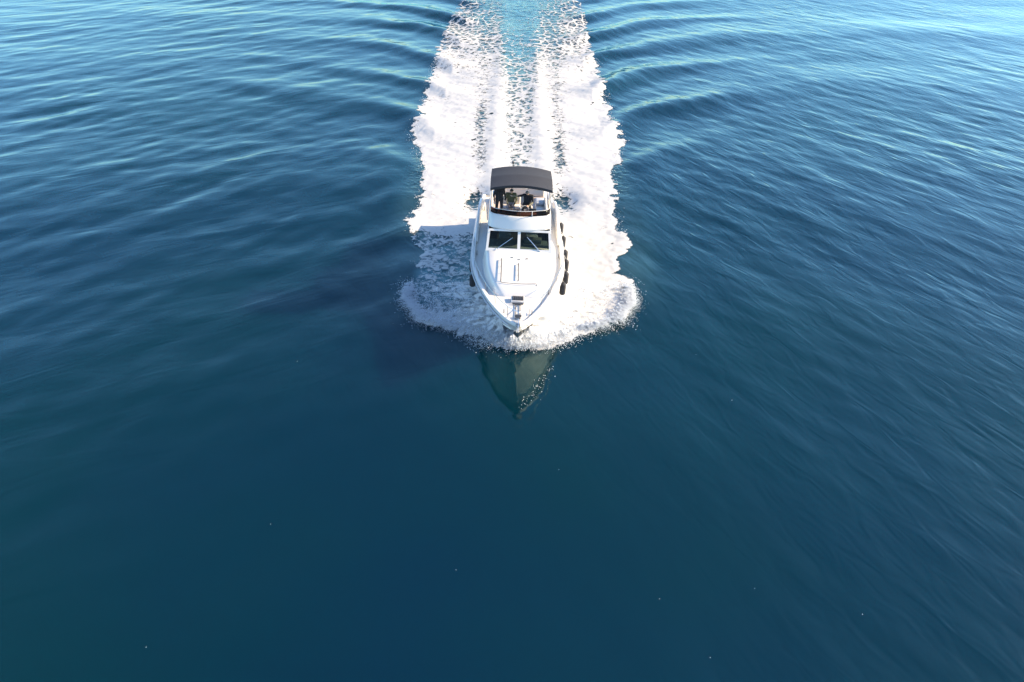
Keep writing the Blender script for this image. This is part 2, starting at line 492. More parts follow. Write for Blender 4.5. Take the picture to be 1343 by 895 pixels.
# ------------------------------------------------------------------ foam
def foam_density(x, y, edge=False):
    l = np.interp(y, [a for a, _ in EL], [b for _, b in EL])
    r = np.interp(y, [a for a, _ in ER], [b for _, b in ER])
    e = np.minimum(x - l, r - x) * (0.5 + 0.5 * sstep(24.2, 26.5, y))
    e = e + 0.7 * fbm(x / 1.7, y / 1.7, 5, 3, 0.55)
    e = e + 0.75 * (0.45 - worley(x / 1.25, y / 1.25, 141)[0]) + 0.36 * (0.45 - worley(x * 2.1, y * 2.1, 151)[0])
    e = np.minimum(e, (y - 22.9) * 0.9 + 0.5 * fbm(x * 1.5, y * 1.5, 3, 3) + 0.45 * (0.45 - worley(x * 1.7, y * 1.7, 181)[0]))
    if edge: return e
    d = sstep(-0.10, 0.34, e)
    X = x - track(y)
    fade = sstep(92, 46, y)                                   # foam thins out astern
    # two prop-wash ribs and two outer sheets with darker lanes between
    lane = 2.55 + 0.028 * (y - 45)
    lw = 0.42 + 0.010 * (y - 45)
    nl = 0.35 * fbm(x * 0.9, y * 0.35, 21, 3)
    lane_l = np.exp(-((X + lane + nl) / lw) ** 2)
    lane_r = np.exp(-((X - lane - 0.25 + nl) / (lw * 1.25)) ** 2)
    start = sstep(39, 43.5, y)
    cen = np.exp(-((X - 0.1) / (1.02 + 0.032 * (y - 45))) ** 4) * start
    body = 0.62 + 0.48 * fade
    body = body - (0.58 - 0.38 * sstep(50, 62, y)) * np.maximum(lane_l, lane_r) * start * (0.8 + 0.8 * fbm(x * 0.3, y * 0.25, 23, 2))
    body = body - (0.46 + 0.02 * sstep(48, 60, y)) * cen
    body = body + 0.45 * fbm(x * 0.55, y * 0.9, 31, 4) * (1 - 0.5 * fade) * sstep(40, 60, y)
    body = body - 0.06 * sstep(58, 80, y) - 0.24 * sstep(80, 104, y)
    # lacy net where the foam has begun to break up
    f1, f2 = worley(x * 1.15 + 0.4 * fbm(x, y, 33, 2), y * 0.8 + 0.4 * fbm(x, y, 35, 2), 161)
    net = 1 - sstep(0.02, 0.30, f2 - f1)
    body = body + 0.42 * net * np.maximum(cen, sstep(58, 75, y)) - 0.10 * sstep(58, 75, y)
    # hollows at the transom corners
    hol = np.exp(-(((np.abs(X) - 2.55) / 0.75) ** 2) - ((y - 37.7) / 1.5) ** 2)
    body = body - 0.75 * hol
    # streaky foam on the shaded side, thinned so blue water paints a deeper shade
    thin = sstep(1.0, -0.5, X) * sstep(34.0, 33.0, y) * sstep(24.0, 26.5, y)
    body = body - thin * (0.48 + 0.75 * fbm(x * 1.1 + 0.5 * y, y * 0.6, 77, 4))
    return np.clip(d * body, 0, 1.2)
def foam_z(x, y):
    d = np.clip(foam_density(x, y), 0, 1)
    e = foam_density(x, y, True)
    X = np.abs(x - track(y))
    near = sstep(40, 27, y)
    lump = (0.025 + 0.03 * near) * np.clip(0.55 + 1.6 * fbm(x * 0.8, y * 0.8, 12, 3), 0, 1.4)
    lump = lump + (0.015 + 0.025 * near) * (1 - worley(x * 1.9, y * 1.9, 171)[0]) ** 1.5 + 0.02 * np.clip(0.5 + fbm(x * 4.2, y * 4.2, 13, 3), 0, 1.2)
    return sea_height(x, y) + 0.022 + lump * sstep(0.0, 0.7, e) * sstep(0.05, 0.6, d)
foam = grid_mesh('wake_foam', np.arange(-9.6, 10.4, 0.07), np.arange(22.4, 104, 0.08), foam_z,
                 dict(foam_amount=foam_density), M['foam'], keep=lambda v: v['foam_amount'] > 0.03)
tag(foam, 'wide band of churned white foam beside and behind the yacht', 'foam', kind='stuff')

# ------------------------------------------------------------------ motor yacht
yacht = empty('motor_yacht', (BX, BY, 0))
yacht.rotation_euler = (0, R(2.6), R(-0.5))
tag(yacht, 'white flybridge motor yacht with charcoal canopy running bow first towards the viewer', 'yacht')
bpy.context.view_layer.update()
YM = yacht.matrix_world.copy()

bs = interp([(0, 0.05), (0.35, 0.40), (1.3, 0.92), (2.6, 1.42), (4.6, 1.93), (6.3, 2.07), (10.5, 2.03), (13, 1.85)])
zs = interp([(0, 2.36), (2.6, 2.12), (5, 1.96), (8, 1.80), (13, 1.64)])
NU = 72
def station(u):
    ys_ = 13 * u
    yc = 1.35 + 11.65 * u
    yk = 2.25 + 10.75 * u
    bc = interp([(0, 0.02), (0.12, 0.74), (0.3, 1.34), (0.5, 1.66), (1, 1.66)])(u)
    zc = interp([(0, 1.05), (0.12, 0.66), (0.3, 0.34), (0.5, 0.20), (1, 0.12)])(u)
    zk = interp([(0, 0.25), (0.12, -0.12), (0.3, -0.40), (1, -0.5)])(u)
    top, chine, keel = (bs(ys_), ys_, zs(ys_)), (bc, yc, zc), (0.0, yk, zk)
    row = []
    for k in range(5):
        t = k / 5
        row.append(tuple(keel[j] + (chine[j] - keel[j]) * t for j in range(3)))
    flare = 0.07 * max(0, 1 - u * 1.6)
    for k in range(13):
        t = k / 12
        p = [chine[j] + (top[j] - chine[j]) * t for j in range(3)]
        p[0] = max(0.0, p[0] - flare * math.sin(math.pi * t) + (0.05 * math.sin(math.pi * t) if u > 0.5 else 0))
        row.append(tuple(p))
    return row
us = [(i / NU) ** 1.25 for i in range(NU + 1)]
rows = [station(u) for u in us]
hullm = MB()
hullm.loft([[(x, y, z) for x, y, z in r_] for r_ in rows])
hullm.loft([[(-x, y, z) for x, y, z in reversed(r_)] for r_ in rows])
last = rows[-1]
hullm.add(last + [(-x, y, z) for x, y, z in reversed(last)], [tuple(range(2 * len(last)))])
hull = hullm.build('hull', M['gelcoat'], yacht, angle=28)
# spray rails pressed into the topsides
for s in (1, -1):
    mb = MB()
    mb.tube([(s * (station(u)[5][0] + 0.02), station(u)[5][1], station(u)[5][2]) for u in us[4:]], 0.035, 6)
    mb.build('spray_rail', M['gelcoat'], hull)
# gunwale cap + rub rail
ylist = [13 * u for u in us]
def out2(y, off):                       # point on the sheer, moved inwards
    return max(bs(y) - off, 0.0)
for s in (1, -1):
    g = MB()
    prof = [(-0.03, -0.10), (-0.045, -0.02), (-0.02, 0.035), (0.05, 0.045), (0.12, 0.03), (0.14, -0.10)]
    g.loft([[(s * max(bs(y) - dx, 0.0), y + 0.0 * dx, zs(y) + dz) for dx, dz in prof] for y in ylist])
    g.build('gunwale', M['gelcoat'], hull)
    g = MB()
    g.tube([(s * (bs(y) + 0.05), y, zs(y) - 0.17) for y in ylist[3:]], 0.035, 8)
    g.build('rub_rail', M['greyvinyl'], hull)
# deck
dk = MB()
rows = []
for y in ylist:
    w = out2(y, 0.10)
    rows.append([(w * t, y, zs(y) - 0.085 + 0.05 * (1 - t * t)) for t in [-1, -0.75, -0.4, 0, 0.4, 0.75, 1]])
dk.loft(rows)
deck = dk.build('deck', M['nonskid'], yacht)

# raised quarter wings, each side aft
for s in (1, -1):
    w = MB()
    prof = []
    for i in range(25):
        y = 7.4 + 4.5 * i / 24
        h = 0.03 + 0.55 * float(sstep(7.4, 10.6, y)) * float(1 - 0.65 * sstep(11.2, 11.9, y))
        prof.append((y, h))
    rows = []
    for y, h in prof:
        b = bs(y); z = zs(y)
        rows.append([(s * (b + 0.01), y, z - 0.05), (s * (b - 0.01), y, z + h * 0.6), (s * (b - 0.05), y, z + h), (s * (b - 0.10), y, z + h + 0.02),
                     (s * (b - 0.17), y, z + h), (s * (b - 0.20), y, z + h * 0.5), (s * (b - 0.21), y, z - 0.06)])
    w.loft(rows, cap0=True, cap1=True)
    w.build('quarter_wing', M['gelcoat'], yacht)

# trunk cabin on the foredeck
tw = interp([(2.35, 0.55), (2.6, 0.86), (3.0, 1.08), (4.0, 1.36), (5.4, 1.50)])
tz = interp([(2.35, 2.12), (2.6, 2.34), (2.9, 2.46), (4.0, 2.60), (5.4, 2.74)])
tr_ = MB()
rows = []
for i in range(33):
    y = 2.35 + 3.05 * i / 32
    w, zt = tw(y), tz(y)
    zb = zs(y) - 0.12
    h = zt - zb
    prof = [(1.06, 0), (1.03, 0.35), (0.99, 0.72), (0.94, 0.90), (0.86, 0.975), (0.6, 1.0), (0.3, 1.012), (0, 1.016)]
    half = [(w * a, y - 0.10 * (1 - b) * (1 if i < 5 else 0), zb + h * b) for a, b in prof]
    rows.append(half + [(-x, yy, zz) for x, yy, zz in reversed(half[:-1])])
tr_.loft(rows, cap0=True, cap1=True)
trunk = tr_.build('trunk_cabin', M['gelcoat'], yacht, angle=50)

# deckhouse: bilinear wall patches with window openings
def patch(mb, c, us_, vs_, holes):
    a, b, d, e = [Vector(p) for p in c]       # (0,0) (1,0) (1,1) (0,1)
    P = lambda u, v: (a * (1 - u) + b * u) * (1 - v) + (e * (1 - u) + d * u) * v
    for i in range(len(us_) - 1):
        for j in range(len(vs_) - 1):
            if (i, j) in holes: continue
            mb.add([P(us_[i], vs_[j]), P(us_[i + 1], vs_[j]), P(us_[i + 1], vs_[j + 1]), P(us_[i], vs_[j + 1])], [(0, 1, 2, 3)])
    return P
dh = MB()
WF = [(-1.44, 5.10, 2.66), (1.44, 5.10, 2.66), (1.36, 5.72, 3.42), (-1.36, 5.72, 3.42)]
fu = [0, 0.035, 0.478, 0.522, 0.965, 1]; fv = [0, 0.13, 0.90, 1]
PF = patch(dh, WF, fu, fv, {(1, 1), (3, 1)})
su = [0, 0.06, 0.34, 0.37, 0.66, 0.69, 0.94, 1]; sv = [0, 0.50, 0.93, 1]
PS = {}
for s in (1, -1):
    PS[s] = patch(dh, [(s * 1.46, 5.10, 1.75), (s * 1.46, 9.7, 1.72), (s * 1.36, 9.7, 3.42), (s * 1.36, 5.72, 3.42)], su, sv, {(1, 1), (3, 1), (5, 1)})
patch(dh, [(-1.46, 9.7, 1.72), (1.46, 9.7, 1.72), (1.36, 9.7, 3.42), (-1.36, 9.7, 3.42)], [0, 0.3, 0.7, 1], [0, 0.1, 0.9, 1], {(1, 0), (1, 1)})
house = dh.build('deckhouse', M['gelcoat'], yacht, smooth=False, solid=0.045)
def pane(P, u0, u1, v0, v1, mat, parent, name, inset):
    mb = MB()
    c = [P(u0, v0), P(u1, v0), P(u1, v1), P(u0, v1)]
    n = (c[1] - c[0]).cross(c[3] - c[0]).normalized()
    n = n * inset
    mb.add([p + n for p in c] + [p + n * 0.4 for p in c], [(0, 1, 2, 3), (7, 6, 5, 4), (0, 4, 5, 1), (1, 5, 6, 2), (2, 6, 7, 3), (3, 7, 4, 0)])
    return mb.build(name, mat, parent, smooth=False), c
def gasket(c, parent, r=0.016):
    mb = MB(); mb.tube(c, r, 6, closed=True)
    return mb.build('window_gasket', M['rubber'], parent)
wind = []
for i in (1, 3):
    w_, c = pane(PF, fu[i], fu[i + 1], fv[1], fv[2], M['glass'], house, 'windscreen_pane', -0.012)
    gasket(c, w_)
    wind.append((w_, c))
for s in (1, -1):
    for i in (1, 3, 5):
        w_, c = pane(PS[s], su[i], su[i + 1], sv[1], sv[2], M['glass'], house, 'side_window', 0.01 * s)
        gasket(c, w_, 0.012)
# wipers lie on the panes
fn = (PF(1, 0) - PF(0, 0)).cross(PF(0, 1) - PF(0, 0)).normalized()
if fn.y > 0: fn = -fn
for (u0, v0, u1, v1), (w_, c) in zip([(0.15, 0.05, 0.37, 0.56), (0.82, 0.05, 0.65, 0.60)], wind):
    a, b = PF(u0, v0) + fn * 0.04, PF(u1, v1) + fn * 0.03
    mb = MB()
    mb.tube([a, a.lerp(b, 0.5) + fn * 0.02, b], 0.017, 6)
    d = (b - a).normalized()
    mb.tube([a.lerp(b, 0.45) + fn * 0.0, b + d * 0.10], 0.013, 6)
    mb.ball(a, 0.035, 8, 6)
    mb.build('wiper', M['steel'], w_)
# inside the deckhouse
mb = MB(); mb.box((0, 5.78, 2.62), (2.6, 0.85, 0.14), 0.04); mb.box((0.62, 5.98, 2.78), (0.8, 0.30, 0.24), 0.05)
mb.build('dashboard', M['dash'], house)
mb = MB(); mb.box((0, 7.5, 2.02), (2.7, 4.2, 0.05)); mb.box((0, 9.55, 2.7), (2.6, 0.05, 1.4))
mb.build('cabin_lining', M['interior'], house)
for x in (-0.62, 0.62):
    mb = MB(); mb.box((x, 6.75, 2.55), (0.55, 0.5, 0.12), 0.05); mb.box((x, 7.0, 2.85), (0.55, 0.12, 0.6), 0.05); mb.tube([(x, 6.8, 2.05), (x, 6.8, 2.5)], 0.06)
    mb.build('helm_seat', M['greyvinyl'], house)
mb = MB()
mb.tube([(0.62 + 0.19 * math.cos(a), 6.18 + 0.06 * math.sin(a), 2.82 + 0.17 * math.sin(a)) for a in np.linspace(0, 2*math.pi, 20, endpoint=False)], 0.015, 6, closed=True)
mb.build('steering_wheel', M['greyvinyl'], house)

# roof slab and flybridge
def outline(off, front=0.0, back=12.3, wid=1.40):
    pts = []
    y0 = 5.60 + front + off
    w = wid - off
    pts.append((-w, back)); pts.append((-w, 8.8)); pts.append((-w, 7.6))
    rc = 0.42
    for k in range(0, 9):
        a = math.pi + (math.pi / 2) * k / 8
        pts.append((-w + rc + rc * math.cos(a), y0 + 0.16 + rc + rc * math.sin(a)))
    for t in (-0.7, -0.45, -0.2, 0, 0.2, 0.45, 0.7):
        pts.append((t * (w - rc), y0 + 0.16 * t * t * 1.0 + 0.0))
    for k in range(0, 9):
        a = 1.5 * math.pi + (math.pi / 2) * k / 8
        pts.append((w - rc + rc * math.cos(a), y0 + 0.16 + rc + rc * math.sin(a)))
    pts.append((w, 7.6)); pts.append((w, 8.8)); pts.append((w, back))
    return pts
sl = MB()
sl.loft([[(x, y, z) for x, y in outline(o)] for o, z in ((0.03, 3.40), (0.0, 3.43), (0.0, 3.47), (0.02, 3.50))], closed=True, cap0=True, cap1=True)
fly = sl.build('flybridge_deck', M['gelcoat'], yacht, angle=50)
fl = MB()
fl.loft([[(x, y, z) for x, y in outline(0.20, 0.1, 12.2)] for z in (3.495, 3.512)], closed=True, cap0=True, cap1=True)
fl.build('flybridge_floor', M['teak'], fly)
co = MB()
co.loft([[(x, y, z) for x, y in outline(o, f, 8.9)] for o, f, z in
         ((0.01, 0.0, 3.49), (0.015, 0.10, 3.70), (0.03, 0.20, 3.92), (0.05, 0.23, 3.965), (0.09, 0.25, 3.965), (0.12, 0.25, 3.92), (0.13, 0.22, 3.49))])
coam = co.build('flybridge_coaming', M['gelcoat'], yacht, angle=50)
# smoked wind deflector along the front of the coaming
arc = [p for p in outline(0.06, 0.24, 9.9) if p[1] < 7.0]
ws = MB()
ws.loft([[(x * (1 - 0.03 * t), y + 0.10 * t, 3.955 + 0.20 * t) for x, y in arc] for t in (0, 0.5, 1)])
defl = ws.build('wind_deflector', M['smoked'], coam, solid=0.012)
mb = MB(); mb.tube([(x * 0.97, y + 0.10, 4.16) for x, y in arc], 0.014, 6)
mb.build('deflector_trim', M['gelcoat'], defl)
for x in (0.0, 0.52):
    mb = MB(); mb.box((x, 5.98, 4.06), (0.07 if x == 0 else 0.03, 0.05, 0.24), 0.012, rot=Matrix.Rotation(R(-26), 4, 'X'))
    mb.build('deflector_post', M['gelcoat'], defl)

# flybridge furniture
def cushion(c, s, mat, name, parent, bevel=0.05):
    mb = MB(); mb.box(c, s, bevel, 3)
    return mb.build(name, mat, parent)
bench = cushion((0, 9.25, 3.68), (2.3, 0.55, 0.34), M['gelcoat'], 'aft_bench', fly, 0.03)
for x in (-0.76, 0, 0.76):
    cushion((x, 9.22, 3.90), (0.74, 0.56, 0.11), M['vinyl'], 'seat_cushion', bench)
    cushion((x, 9.55, 4.12), (0.74, 0.12, 0.42), M['vinyl'], 'back_cushion', bench)
b2 = cushion((-0.45, 7.30, 3.60), (0.95, 0.55, 0.18), M['gelcoat'], 'side_bench', fly, 0.03)
cushion((-0.45, 7.28, 3.74), (0.93, 0.55, 0.11), M['vinyl'], 'seat_cushion', b2)
cushion((-0.45, 7.58, 3.95), (0.93, 0.11, 0.42), M['vinyl'], 'back_cushion', b2)
hs = cushion((0.30, 6.95, 3.66), (0.56, 0.5, 0.32), M['gelcoat'], 'helm_bench', fly, 0.03)
cushion((0.30, 6.95, 3.87), (0.54, 0.5, 0.11), M['vinyl'], 'seat_cushion', hs)
cushion((0.30, 7.22, 4.12), (0.54, 0.11, 0.44), M['greyvinyl'], 'back_cushion', hs)
sp = cushion((0.95, 7.0, 3.72), (0.52, 1.5, 0.42), M['gelcoat'], 'wet_bar', fly, 0.05)
cushion((0.95, 7.45, 3.99), (0.50, 0.62, 0.12), M['greyvinyl'], 'seat_cushion', sp)
cushion((1.14, 6.9, 4.06), (0.12, 1.2, 0.28), M['palecloth'], 'back_cushion', sp)
cn = MB(); cn.box((0.28, 6.22, 3.72), (0.95, 0.34, 0.44), 0.05); cn.box((0.28, 6.16, 3.92), (0.9, 0.30, 0.10), 0.04, rot=Matrix.Rotation(R(20), 4, 'X'))
console = cn.build('helm_console', M['gelcoat'], fly)
mb = MB(); mb.box((0.56, 6.36, 4.04), (0.30, 0.14, 0.20), 0.025, rot=Matrix.Rotation(R(-12), 4, 'X'))
mb.build('instrument_pod', M['black'], console)
mb = MB()
cw = Vector((0.20, 6.44, 4.02))
mb.tube([cw + Vector((0.19 * math.cos(a), 0.09 * math.sin(a), 0.165 * math.sin(a))) for a in np.linspace(0, 2*math.pi, 24, endpoint=False)], 0.018, 6, closed=True)
for a in (0.5, 2.6, 4.7):
    mb.tube([cw, cw + Vector((0.19 * math.cos(a), 0.09 * math.sin(a), 0.165 * math.sin(a)))], 0.012, 6)
mb.tube([cw, cw + Vector((0, -0.2, -0.08))], 0.03, 8)
mb.build('steering_wheel', M['palecloth'], console)

# canopy (bimini) with its hoops
cp = MB()
CY0, CY1, CW = 5.82, 7.80, 1.31
def cz(x, t):
    return 5.30 + 0.17 * (1 - (x / CW) ** 2) + 0.05 * math.sin(math.pi * t) - 0.03 * abs(math.sin(math.pi * 2 * t)) - 0.03 * (1 - t)
rows = []
for i in range(25):
    t = i / 24; y = CY0 + (CY1 - CY0) * t
    wd = CW * (1 + 0.01 * math.sin(math.pi * t))
    r_ = [(-wd - 0.01, y, cz(CW, t) - 0.15), (-wd - 0.012, y, cz(CW, t) - 0.05)]
    r_ += [(wd * k / 14, y, cz(CW * k / 14, t)) for k in range(-14, 15)]
    r_ += [(wd + 0.012, y, cz(CW, t) - 0.05), (wd + 0.01, y, cz(CW, t) - 0.15)]
    rows.append(r_)
front = [(x, CY0 - 0.012, z - 0.11) for x, y, z in rows[0][1:-1]]
cp.loft(rows)
cp.loft([rows[0][1:-1], front])
cp.loft([rows[-1][1:-1], [(x, CY1 + 0.012, z - 0.11) for x, y, z in rows[-1][1:-1]]])
canopy = cp.build('canopy', M['canopy'], yacht, angle=60, solid=0.012)
for t, yb in ((0.02, 7.1), (0.5, 7.2), (0.98, 7.3)):
    y = CY0 + (CY1 - CY0) * t
    mb = MB()
    pts = [(-1.30, yb, 3.93), (-1.295, (y + yb) / 2, 4.7), (-1.27, y, 5.20)]
    pts += [(CW * k / 8 * 0.95, y, cz(CW * k / 8, t) - 0.03) for k in range(-7, 8)]
    pts += [(1.27, y, 5.20), (1.295, (y + yb) / 2, 4.7), (1.30, yb, 3.93)]
    mb.tube(pts, 0.017, 8)
    mb.build('canopy_hoop', M['steel'], canopy)
for s in (1, -1):
    mb = MB(); mb.tube([(s * 1.31, 6.15, 3.95), (s * 1.27, CY0 + 0.06, 5.18)], 0.014, 6)
    mb.build('canopy_strut', M['gelcoat'], canopy)
mb = MB(); mb.tube([(-0.38, 8.6, 3.5), (-0.38, 8.6, 5.28)], [0.035, 0.02], 8); mb.ball((-0.38, 8.6, 5.32), (0.06, 0.06, 0.08), 10, 8)
mb.build('mast_light', M['dark_metal'], fly)
mb = MB(); mb.tube([(0.55, 9.0, 3.5), (0.55, 9.1, 5.25)], [0.014, 0.006], 6)
mb.build('whip_antenna', M['gelcoat'], fly)

# foredeck fittings
for s in (1, -1):
    pts_ = [0.05, 0.25, 0.6, 1.2, 2.0, 3.0, 4.0, 5.0, 6.0, 6.9, 7.5]
    f = interp([(0.0, 0.66), (0.6, 0.62), (4, 0.55), (6.9, 0.50), (7.5, 0.06)])
    rail = MB()
    line = [(s * max(bs(y) - 0.03, 0.05), y - 0.10 * (1 - y / 7.5), zs(y) + f(y)) for y in np.linspace(0.02, 7.5, 40)]
    if s == 1: line = [(0, -0.16, zs(0) + 0.66)] + line
    else: line = [(0, -0.16, zs(0) + 0.66)] + line
    rail.tube(line, 0.013, 6)
    ro = rail.build('guard_rail', M['steel'], yacht)
    for y in (0.45, 1.4, 2.5, 3.6, 4.7, 5.8, 6.8):
        mb = MB(); mb.tube([(s * (bs(y) - 0.07), y + 0.03, zs(y) + 0.02), (s * (bs(y) - 0.03), y - 0.10 * (1 - y / 7.5), zs(y) + f(y))], 0.011, 6)
        mb.build('stanchion', M['steel'], ro)
def zt(x, y):                            # top of the trunk cabin
    return tz(y) + 0.0
# coachroof handrails
for x, y0, y1 in ((-0.72, 2.95, 4.35), (0.0, 3.0, 4.05)):
    mb = MB()
    pts_ = [(x, y, zt(x, y) + 0.09) for y in np.linspace(y0, y1, 8)]
    mb.tube([(x, y0 - 0.04, zt(x, y0) - 0.02)] + pts_ + [(x, y1 + 0.04, zt(x, y1) - 0.02)], 0.020, 6)
    for y in (y0 + (y1 - y0) / 3, y0 + 2 * (y1 - y0) / 3):
        mb.tube([(x, y, zt(x, y) - 0.02), (x, y, zt(x, y) + 0.08)], 0.014, 6)
    mb.build('handrail', M['dark_metal'], trunk)
mb = MB()
mb.tube([(x, 2.86 - 0.10 * (1 - (x / 0.85) ** 2) , tz(2.86) + 0.03) for x in np.linspace(-0.72, 0.74, 15)] + [(0.80, 2.70, tz(2.7) - 0.03)], 0.012, 6)
mb.build('cross_rail', M['dark_metal'], trunk)
for x, y in ((-0.28, 4.55), (0.36, 4.5), (0.02, 4.42)):
    mb = MB(); mb.box((x, y, zt(x, y) + 0.015), (0.10, 0.07, 0.04), 0.012); mb.build('deck_filler', M['steel'], trunk)
# hatch grille in front of the trunk cabin with its louvres
hz = zs(1.95) + 0.05
mb = MB(); mb.box((0, 1.98, hz - 0.02), (0.56, 0.40, 0.12), 0.03); hatch = mb.build('deck_hatch', M['gelcoat'], yacht)
mb = MB(); mb.box((0, 1.98, hz + 0.045), (0.46, 0.30, 0.012)); mb.build('hatch_base', M['black'], hatch)
for k in range(6):
    mb = MB(); mb.box((-0.19 + 0.076 * k, 1.98, hz + 0.06), (0.046, 0.30, 0.02), 0.006); mb.build('louvre', M['dark_metal'], hatch)
mb = MB(); mb.box((0, 1.66, hz + 0.0), (0.44, 0.07, 0.06), 0.015); mb.build('hatch_hinge', M['dark_metal'], hatch)
# chain channels, windlass, anchor roller and anchor
for s in (1, -1):
    mb = MB(); mb.tube([(s * 0.085, 1.62, zs(1.6) + 0.0), (s * 0.085, 0.9, zs(0.9) + 0.0), (s * 0.07, 0.45, zs(0.45) + 0.02)], 0.016, 6)
    mb.build('anchor_guide', M['dark_metal'], yacht)
mb = MB(); mb.box((0, 0.55, zs(0.55) + 0.04), (0.20, 0.24, 0.10), 0.03); mb.tube([(-0.13, 0.55, zs(0.55) + 0.09), (0.13, 0.55, zs(0.55) + 0.09)], 0.05, 10)
mb.build('windlass', M['dark_metal'], yacht)
mb = MB()
for x in (-0.06, 0.06):
    mb.box((x, 0.02, zs(0) + 0.07), (0.014, 0.5, 0.11), 0.004)
mb.tube([(-0.06, -0.18, zs(0) + 0.07), (0.06, -0.18, zs(0) + 0.07)], 0.035, 10)
roller = mb.build('anchor_roller', M['steel'], yacht)
mb = MB(); mb.tube([(0, 0.25, zs(0) + 0.10), (0, -0.2, zs(0) + 0.12), (0, -0.40, zs(0) - 0.05), (0, -0.40, zs(0) - 0.28)], 0.022, 8)
anchor = mb.build('anchor', M['steel'], yacht)
for s in (1, -1):
    mb = MB(); mb.add([(0, -0.42, zs(0) - 0.30), (s * 0.17, -0.28, zs(0) - 0.20), (s * 0.12, -0.36, zs(0) - 0.02), (0.0, -0.39, zs(0) - 0.12)], [(0, 1, 2, 3)])
    mb.build('anchor_fluke', M['dark_metal'], anchor, smooth=False, solid=0.02)
for x, y in ((-1.28, 2.75), (1.28, 2.75), (-0.55, 0.95), (0.55, 0.95), (1.86, 6.2), (-1.86, 6.2), (1.72, 11.2), (-1.72, 11.2)):
    z = zs(y) + 0.0
    mb = MB(); mb.tube([(x, y - 0.13, z + 0.07), (x, y - 0.06, z + 0.06), (x, y + 0.06, z + 0.06), (x, y + 0.13, z + 0.07)], [0.012, 0.018, 0.018, 0.012], 8)
    for d in (-0.045, 0.045): mb.tube([(x, y + d, z - 0.06), (x, y + d, z + 0.06)], 0.015, 8)
    mb.build('mooring_cleat', M['dark_metal'], yacht)
# cockpit at the stern and bathing platform
mb = MB(); mb.box((0, 11.3, zs(11) - 0.03), (3.0, 2.6, 0.03)); mb.build('cockpit_sole', M['teak'], yacht)
cushion((0, 12.5, zs(12.5) + 0.12), (2.6, 0.45, 0.30), M['vinyl'], 'cockpit_bench', yacht)
mb = MB(); mb.box((0, 13.36, 0.42), (3.3, 0.75, 0.08), 0.03); mb.build('bathing_platform', M['teak'], yacht)

# ------------------------------------------------------------------ fenders
def fender(local, label, idx, tilt=0.0):
    x, y, z = local
    s = 1 if x > 0 else -1
    root = empty('fender')
    root.matrix_world = YM @ Matrix.Translation((x, y, z)) @ Matrix.Rotation(tilt * s, 4, 'Y')
    tag(root, label, 'fender', 'dark fenders hung along the hull')
    mb = MB(); rows_ = []
    for t in np.linspace(0, 1, 15):
        a = math.pi * t
        zz = -0.30 * math.cos(a)
        rr = 0.135 * min(1.0, 1.25 * math.sin(a) ** 0.55 + 0.02)
        rows_.append([(rr * math.cos(2*math.pi*k/14), rr * math.sin(2*math.pi*k/14), zz - 0.30) for k in range(14)])
    mb.loft(rows_, closed=True, cap0=True, cap1=True)
    mb.tube([(0, 0, -0.02), (0, 0, 0.05)], [0.04, 0.03], 8)
    mb.build('cushion', M['fender'], root)
    mb = MB(); mb.tube([(0, 0, 0.03), (-0.10 * s, 0, 0.22), (-0.22 * s, 0, 0.30), (-0.26 * s, 0.0, 0.40)], 0.012, 6)
    mb.build('lanyard', M['rope'], root)
FR = [4.0, 5.0, 6.2, 7.2, 8.7, 10.2]
LR = ['foremost dark fender on the sunlit side of the yacht', 'second dark fender back from the bow on the sunlit side', 'third dark fender back from the bow on the sunlit side',
      'fourth dark fender back from the bow on the sunlit side', 'fifth dark fender back from the bow on the sunlit side', 'rearmost dark fender on the sunlit side of the yacht']
for y, l in zip(FR, LR): fender((bs(y) + 0.17, y, zs(y) - 0.16), l, 0)
FL = [5.0, 6.4, 8.3, 10.3]
LL = ['foremost dark fender on the shaded side of the yacht', 'second dark fender back from the bow on the shaded side', 'third dark fender back from the bow on the shaded side', 'rearmost dark fender on the shaded side of the yacht']
for y, l in zip(FL, LL): fender((-bs(y) + 0.0, y, zs(y) - 0.50), l, 0)

# ------------------------------------------------------------------ people
def capsule(mb, a, b, ra, rb, n=12):
    a, b = Vector(a), Vector(b)
    d = b - a
    L_ = d.length
    t = d.normalized()
    pts, rr = [], []
    for k in range(5):
        ang = math.pi / 2 * k / 4
        pts.append(a - t * ra * math.cos(ang)); rr.append(max(ra * math.sin(ang), 0.001))
    for k in range(5):
        ang = math.pi / 2 * (1 - k / 4)
        pts.append(b + t * rb * math.cos(ang)); rr.append(max(rb * math.sin(ang), 0.001))
    mb.tube(pts, rr, n)

